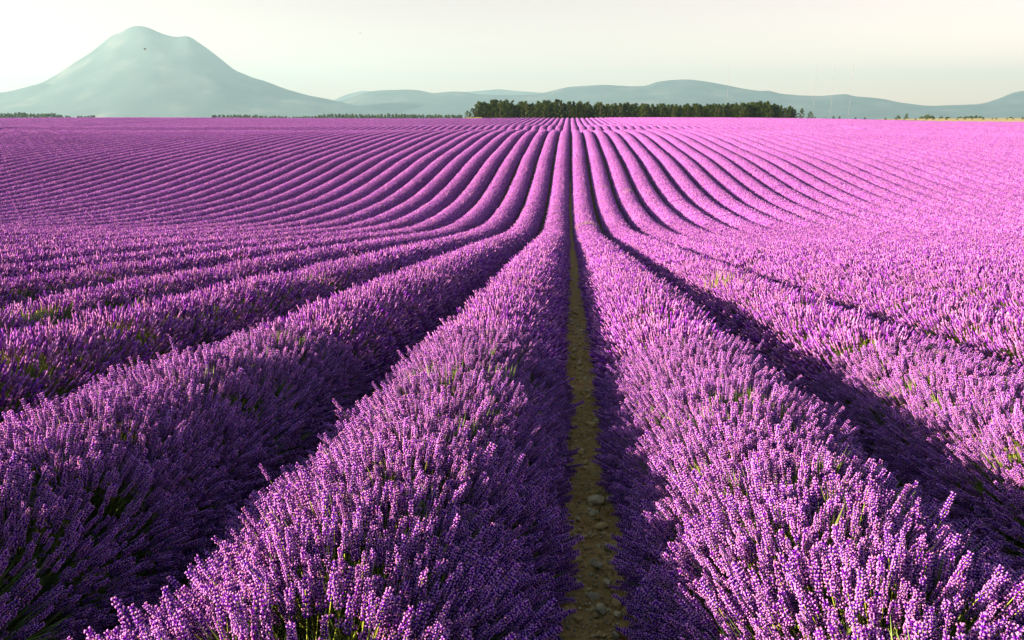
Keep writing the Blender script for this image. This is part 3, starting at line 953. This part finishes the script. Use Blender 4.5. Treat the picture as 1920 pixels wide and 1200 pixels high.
# ------------------------------------------------------------------ mountains
def mountain_mat(name, stops, scale):
    return noise_mat(name, stops, scale, 0, None, 1.0, 8)
M_MT = mountain_mat('wooded_limestone', [(0.35, (.045, .075, .080)), (0.55, (.07, .105, .105)), (0.72, (.17, .18, .16))], .0035)
def mountain(name, outline, Yc, depth, zbase, mat, rough, label, step=1.0, front=1.0):
    pts = [at_depth(px, py, Yc) for px, py in outline]
    ox = np.array([p.x for p in pts]); oz = np.array([p.z for p in pts])
    xs = np.linspace(ox[0], ox[-1], 260)
    k = np.hanning(5); k /= k.sum()
    rz = np.interp(xs, ox, oz)
    rz = np.convolve(np.pad(rz, 2, 'edge'), k, 'valid')
    rz += rough * .05 * (fbm(xs / 160, xs * 0 + Yc, 5) - .5)
    kk = np.hanning(61); kk /= kk.sum()
    rs = np.convolve(np.pad(rz, 30, 'edge'), kk, 'valid')
    t = np.linspace(-1, 1, 61)
    V = np.zeros((61, 260, 3))
    for j, tt in enumerate(t):
        mean = depth * .05 * (vnoise(xs / (depth * .8), xs * 0 + 2, 13) - .5)
        Y = Yc + tt * depth * (front if tt < 0 else 1) + mean * (1 - abs(tt))
        f = (1 - abs(tt)) ** 1.25
        g = rough * (fbm(xs / 420 + 7, Y / 420, 9, 5) - .55) * (abs(tt) ** .5) * f
        V[j, :, 0] = xs * (Y / Yc); V[j, :, 1] = Y
        bl = float(sst(abs(tt), 0, .25))
        V[j, :, 2] = zbase + (rz * (1 - bl) + rs * bl - zbase) * f + g - 30 * abs(tt)
    nx = 260
    i = (np.arange(nx - 1)[None] + (np.arange(60) * nx)[:, None]).ravel()
    Q = np.stack([i, i + 1, i + nx + 1, i + nx], 1)
    o = obj(name, np_mesh(name, V.reshape(-1, 3), quads=Q, mat=mat, smooth=True))
    tag(o, label, kind='structure')
    return o
PEAK = [(-420, 205), (-260, 190), (-120, 178), (-40, 178), (10, 174), (40, 165), (70, 158), (85, 152), (110, 137), (140, 117), (170, 98), (195, 78), (210, 66), (225, 61), (240, 52), (250, 48.5), (262, 48), (277, 51), (290, 57), (305, 63), (325, 68.5), (340, 68), (352, 66.5), (365, 74), (385, 88), (410, 107), (440, 131), (470, 144), (505, 155), (540, 168), (575, 178), (610, 185), (650, 194), (700, 206), (760, 216), (820, 222)]
RANGE = [(520, 214), (600, 198), (645, 188), (665, 180), (690, 172), (720, 169), (760, 168), (785, 169), (810, 175), (840, 172), (870, 172), (895, 177), (930, 178), (970, 179), (1010, 177), (1035, 170), (1060, 164), (1100, 161), (1140, 159), (1180, 161.5), (1210, 161), (1230, 154), (1255, 150), (1290, 148.5), (1320, 152), (1360, 159), (1400, 167), (1425, 171), (1440, 169), (1465, 176), (1500, 179), (1540, 180), (1575, 177), (1590, 176), (1596, 180), (1625, 182), (1660, 186), (1680, 191), (1720, 196), (1745, 199), (1780, 197), (1840, 195), (1870, 186), (1900, 173), (1925, 170), (1990, 176), (2080, 186), (2200, 194), (2350, 204)]
BACK = [(560, 200), (620, 190), (650, 177), (680, 170), (705, 172), (740, 178), (800, 175), (850, 174), (890, 171), (935, 167.5), (960, 170), (1000, 173), (1040, 175), (1100, 180), (1200, 186)]
FOOT = [(-260, 188), (-120, 180), (-30, 176), (0, 174), (20, 171), (40, 166), (60, 160), (78, 157), (95, 158), (120, 163), (150, 172), (200, 186), (260, 200), (330, 212)]
mountain('mountain', PEAK, 7200, 1900, -30, M_MT, 150, 'tall hazy peak with a humped summit and long shoulder')
mountain('foothill', FOOT, 6900, 900, -30, M_MT, 90, 'low wooded ridge at the foot of the tall hazy peak')
mountain('mountain_range', RANGE, 8600, 1900, -30, M_MT, 130, 'long low range of hazy blue hills behind the grove')
mountain('far_range', BACK, 12500, 1800, -30, M_MT, 100, 'pale farther ridge showing above the long range')

# ------------------------------------------------------------------ radio masts in the plain
def paint(name, c):
    return noise_mat(name, [(0.3, c), (0.7, tuple(min(1, q * 1.08) for q in c))], .2, 0, None, .6)
M_RED, M_WHITE = paint('mast_red', (.30, .14, .12)), paint('mast_white', (.42, .42, .40))
def mast_section(name, h, wd, mat):
    V, Q = [], []
    def bar(p, q, r_):
        p = np.array(p, float); q = np.array(q, float); d = (q - p) / np.linalg.norm(q - p)
        a = np.cross(d, [.3, .2, .9] if abs(d[2]) < .9 else [1, 0, 0]); a = a / np.linalg.norm(a) * r_; b = np.cross(d, a)
        k = len(V)
        for c in (p, q):
            V.extend([c + a, c + b, c - a, c - b])
        for i in range(4): Q.append((k + i, k + (i + 1) % 4, k + 4 + (i + 1) % 4, k + 4 + i))
    P = [np.array([math.cos(i * 2.094) * wd, math.sin(i * 2.094) * wd, 0]) for i in range(3)]
    up = np.array([0, 0, 1.0])
    for i in range(3):
        bar(P[i], P[i] + up * h, .10)
        for j in range(6):
            bar(P[i] + up * h * j / 6, P[(i + 1) % 3] + up * h * (j + 1) / 6, .06)
    return np_mesh(name, np.array(V), quads=np.array(Q), mat=mat)
SEC = [mast_section('mast_section', 20, .45, M_WHITE), mast_section('mast_section', 20, .45, M_RED)]
for px, yt, lab in [(1368, 122, 'thin radio mast standing alone behind the grove'), (1533, 120, 'thin lattice radio mast nearest the grove end, first of three'), (1567, 116, 'thin lattice radio mast in the middle of three'), (1602, 112, 'thin lattice radio mast, tallest and last of three')]:
    top = at_depth(px, yt, 3400)
    zb = float(zg(top.x, 3400)) - 1
    m_ = empty('radio_mast', (top.x, 3400, zb))
    n_ = int(round((top.z - zb) / 20))
    for j in range(n_):
        obj('mast_section', SEC[j % 2], m_, (0, 0, j * 20))
    tag(m_, lab, 'radio mast', 'radio masts in the far plain')

# ------------------------------------------------------------------ bees over the field
M_BEE = noise_mat('bee_body', [(0.4, (.03, .022, .01)), (0.6, (.16, .10, .03))], 300, 0, None, .6)
def bee(px, py, dist, ln, lab):
    import bmesh
    p = Vector((0, 0, CAM_Z)) + ray(px, py) * dist
    e = empty('bee', p); e.rotation_euler = (R(35), 0, R(60))
    def ell(name, c, s):
        bm = bmesh.new(); bmesh.ops.create_icosphere(bm, subdivisions=2, radius=.5)
        for v in bm.verts: v.co = Vector((v.co.x * s[0], v.co.y * s[1], v.co.z * s[2])) + Vector(c)
        obj(name, bm_mesh(name, bm, M_BEE, True), e)
    ell('abdomen', (0, -.33 * ln, 0), (.42 * ln, .62 * ln, .40 * ln))
    ell('thorax', (0, .12 * ln, 0), (.40 * ln, .40 * ln, .38 * ln))
    ell('head', (0, .40 * ln, 0), (.28 * ln, .2 * ln, .26 * ln))
    for sgn in (-1, 1):
        V = [(0, .1 * ln, .2 * ln), (sgn * .5 * ln, .12 * ln, .32 * ln), (sgn * .62 * ln, -.12 * ln, .32 * ln), (sgn * .3 * ln, -.22 * ln, .24 * ln), (0, .1 * ln, .17 * ln), (sgn * .5 * ln, .12 * ln, .29 * ln), (sgn * .62 * ln, -.12 * ln, .29 * ln), (sgn * .3 * ln, -.22 * ln, .21 * ln)]
        obj('wing', np_mesh('wing', np.array(V), quads=np.array([(0, 1, 2, 3), (7, 6, 5, 4), (0, 4, 5, 1), (1, 5, 6, 2), (2, 6, 7, 3), (3, 7, 4, 0)]), mat=M_BEE), e)
    tag(e, lab, 'bee')
bee(271, 92, 4.6, .013, 'dark bee flying in front of the tall hazy peak')
bee(675, 62, 5.5, .009, 'small brown bee flying against the open sky')

# ------------------------------------------------------------------ haze
import bmesh
hb = bmesh.new(); bmesh.ops.create_cube(hb, size=1)
x0, x1, y0_, y1, z0, z1 = -15500, 15500, -2300, 17300, -80, 930
for v in hb.verts:
    v.co = Vector((x0 + (v.co.x + .5) * (x1 - x0), y0_ + (v.co.y + .5) * (y1 - y0_), z0 + (v.co.z + .5) * (z1 - z0)))
hm = bpy.data.meshes.new('haze'); hb.to_mesh(hm); hb.free()
M_HAZE, _n, _o = mat_new('summer_haze')
pv = _n.nodes.new('ShaderNodeVolumePrincipled')
pv.inputs['Color'].default_value = (.46, .75, .84, 1)
pv.inputs['Density'].default_value = 1.1e-4
pv.inputs['Anisotropy'].default_value = 0.2
_n.links.new(pv.outputs[0], _o.inputs['Volume'])
hm.materials.append(M_HAZE)
tag(obj('haze', hm), 'pale summer haze veiling the far hills', kind='stuff')
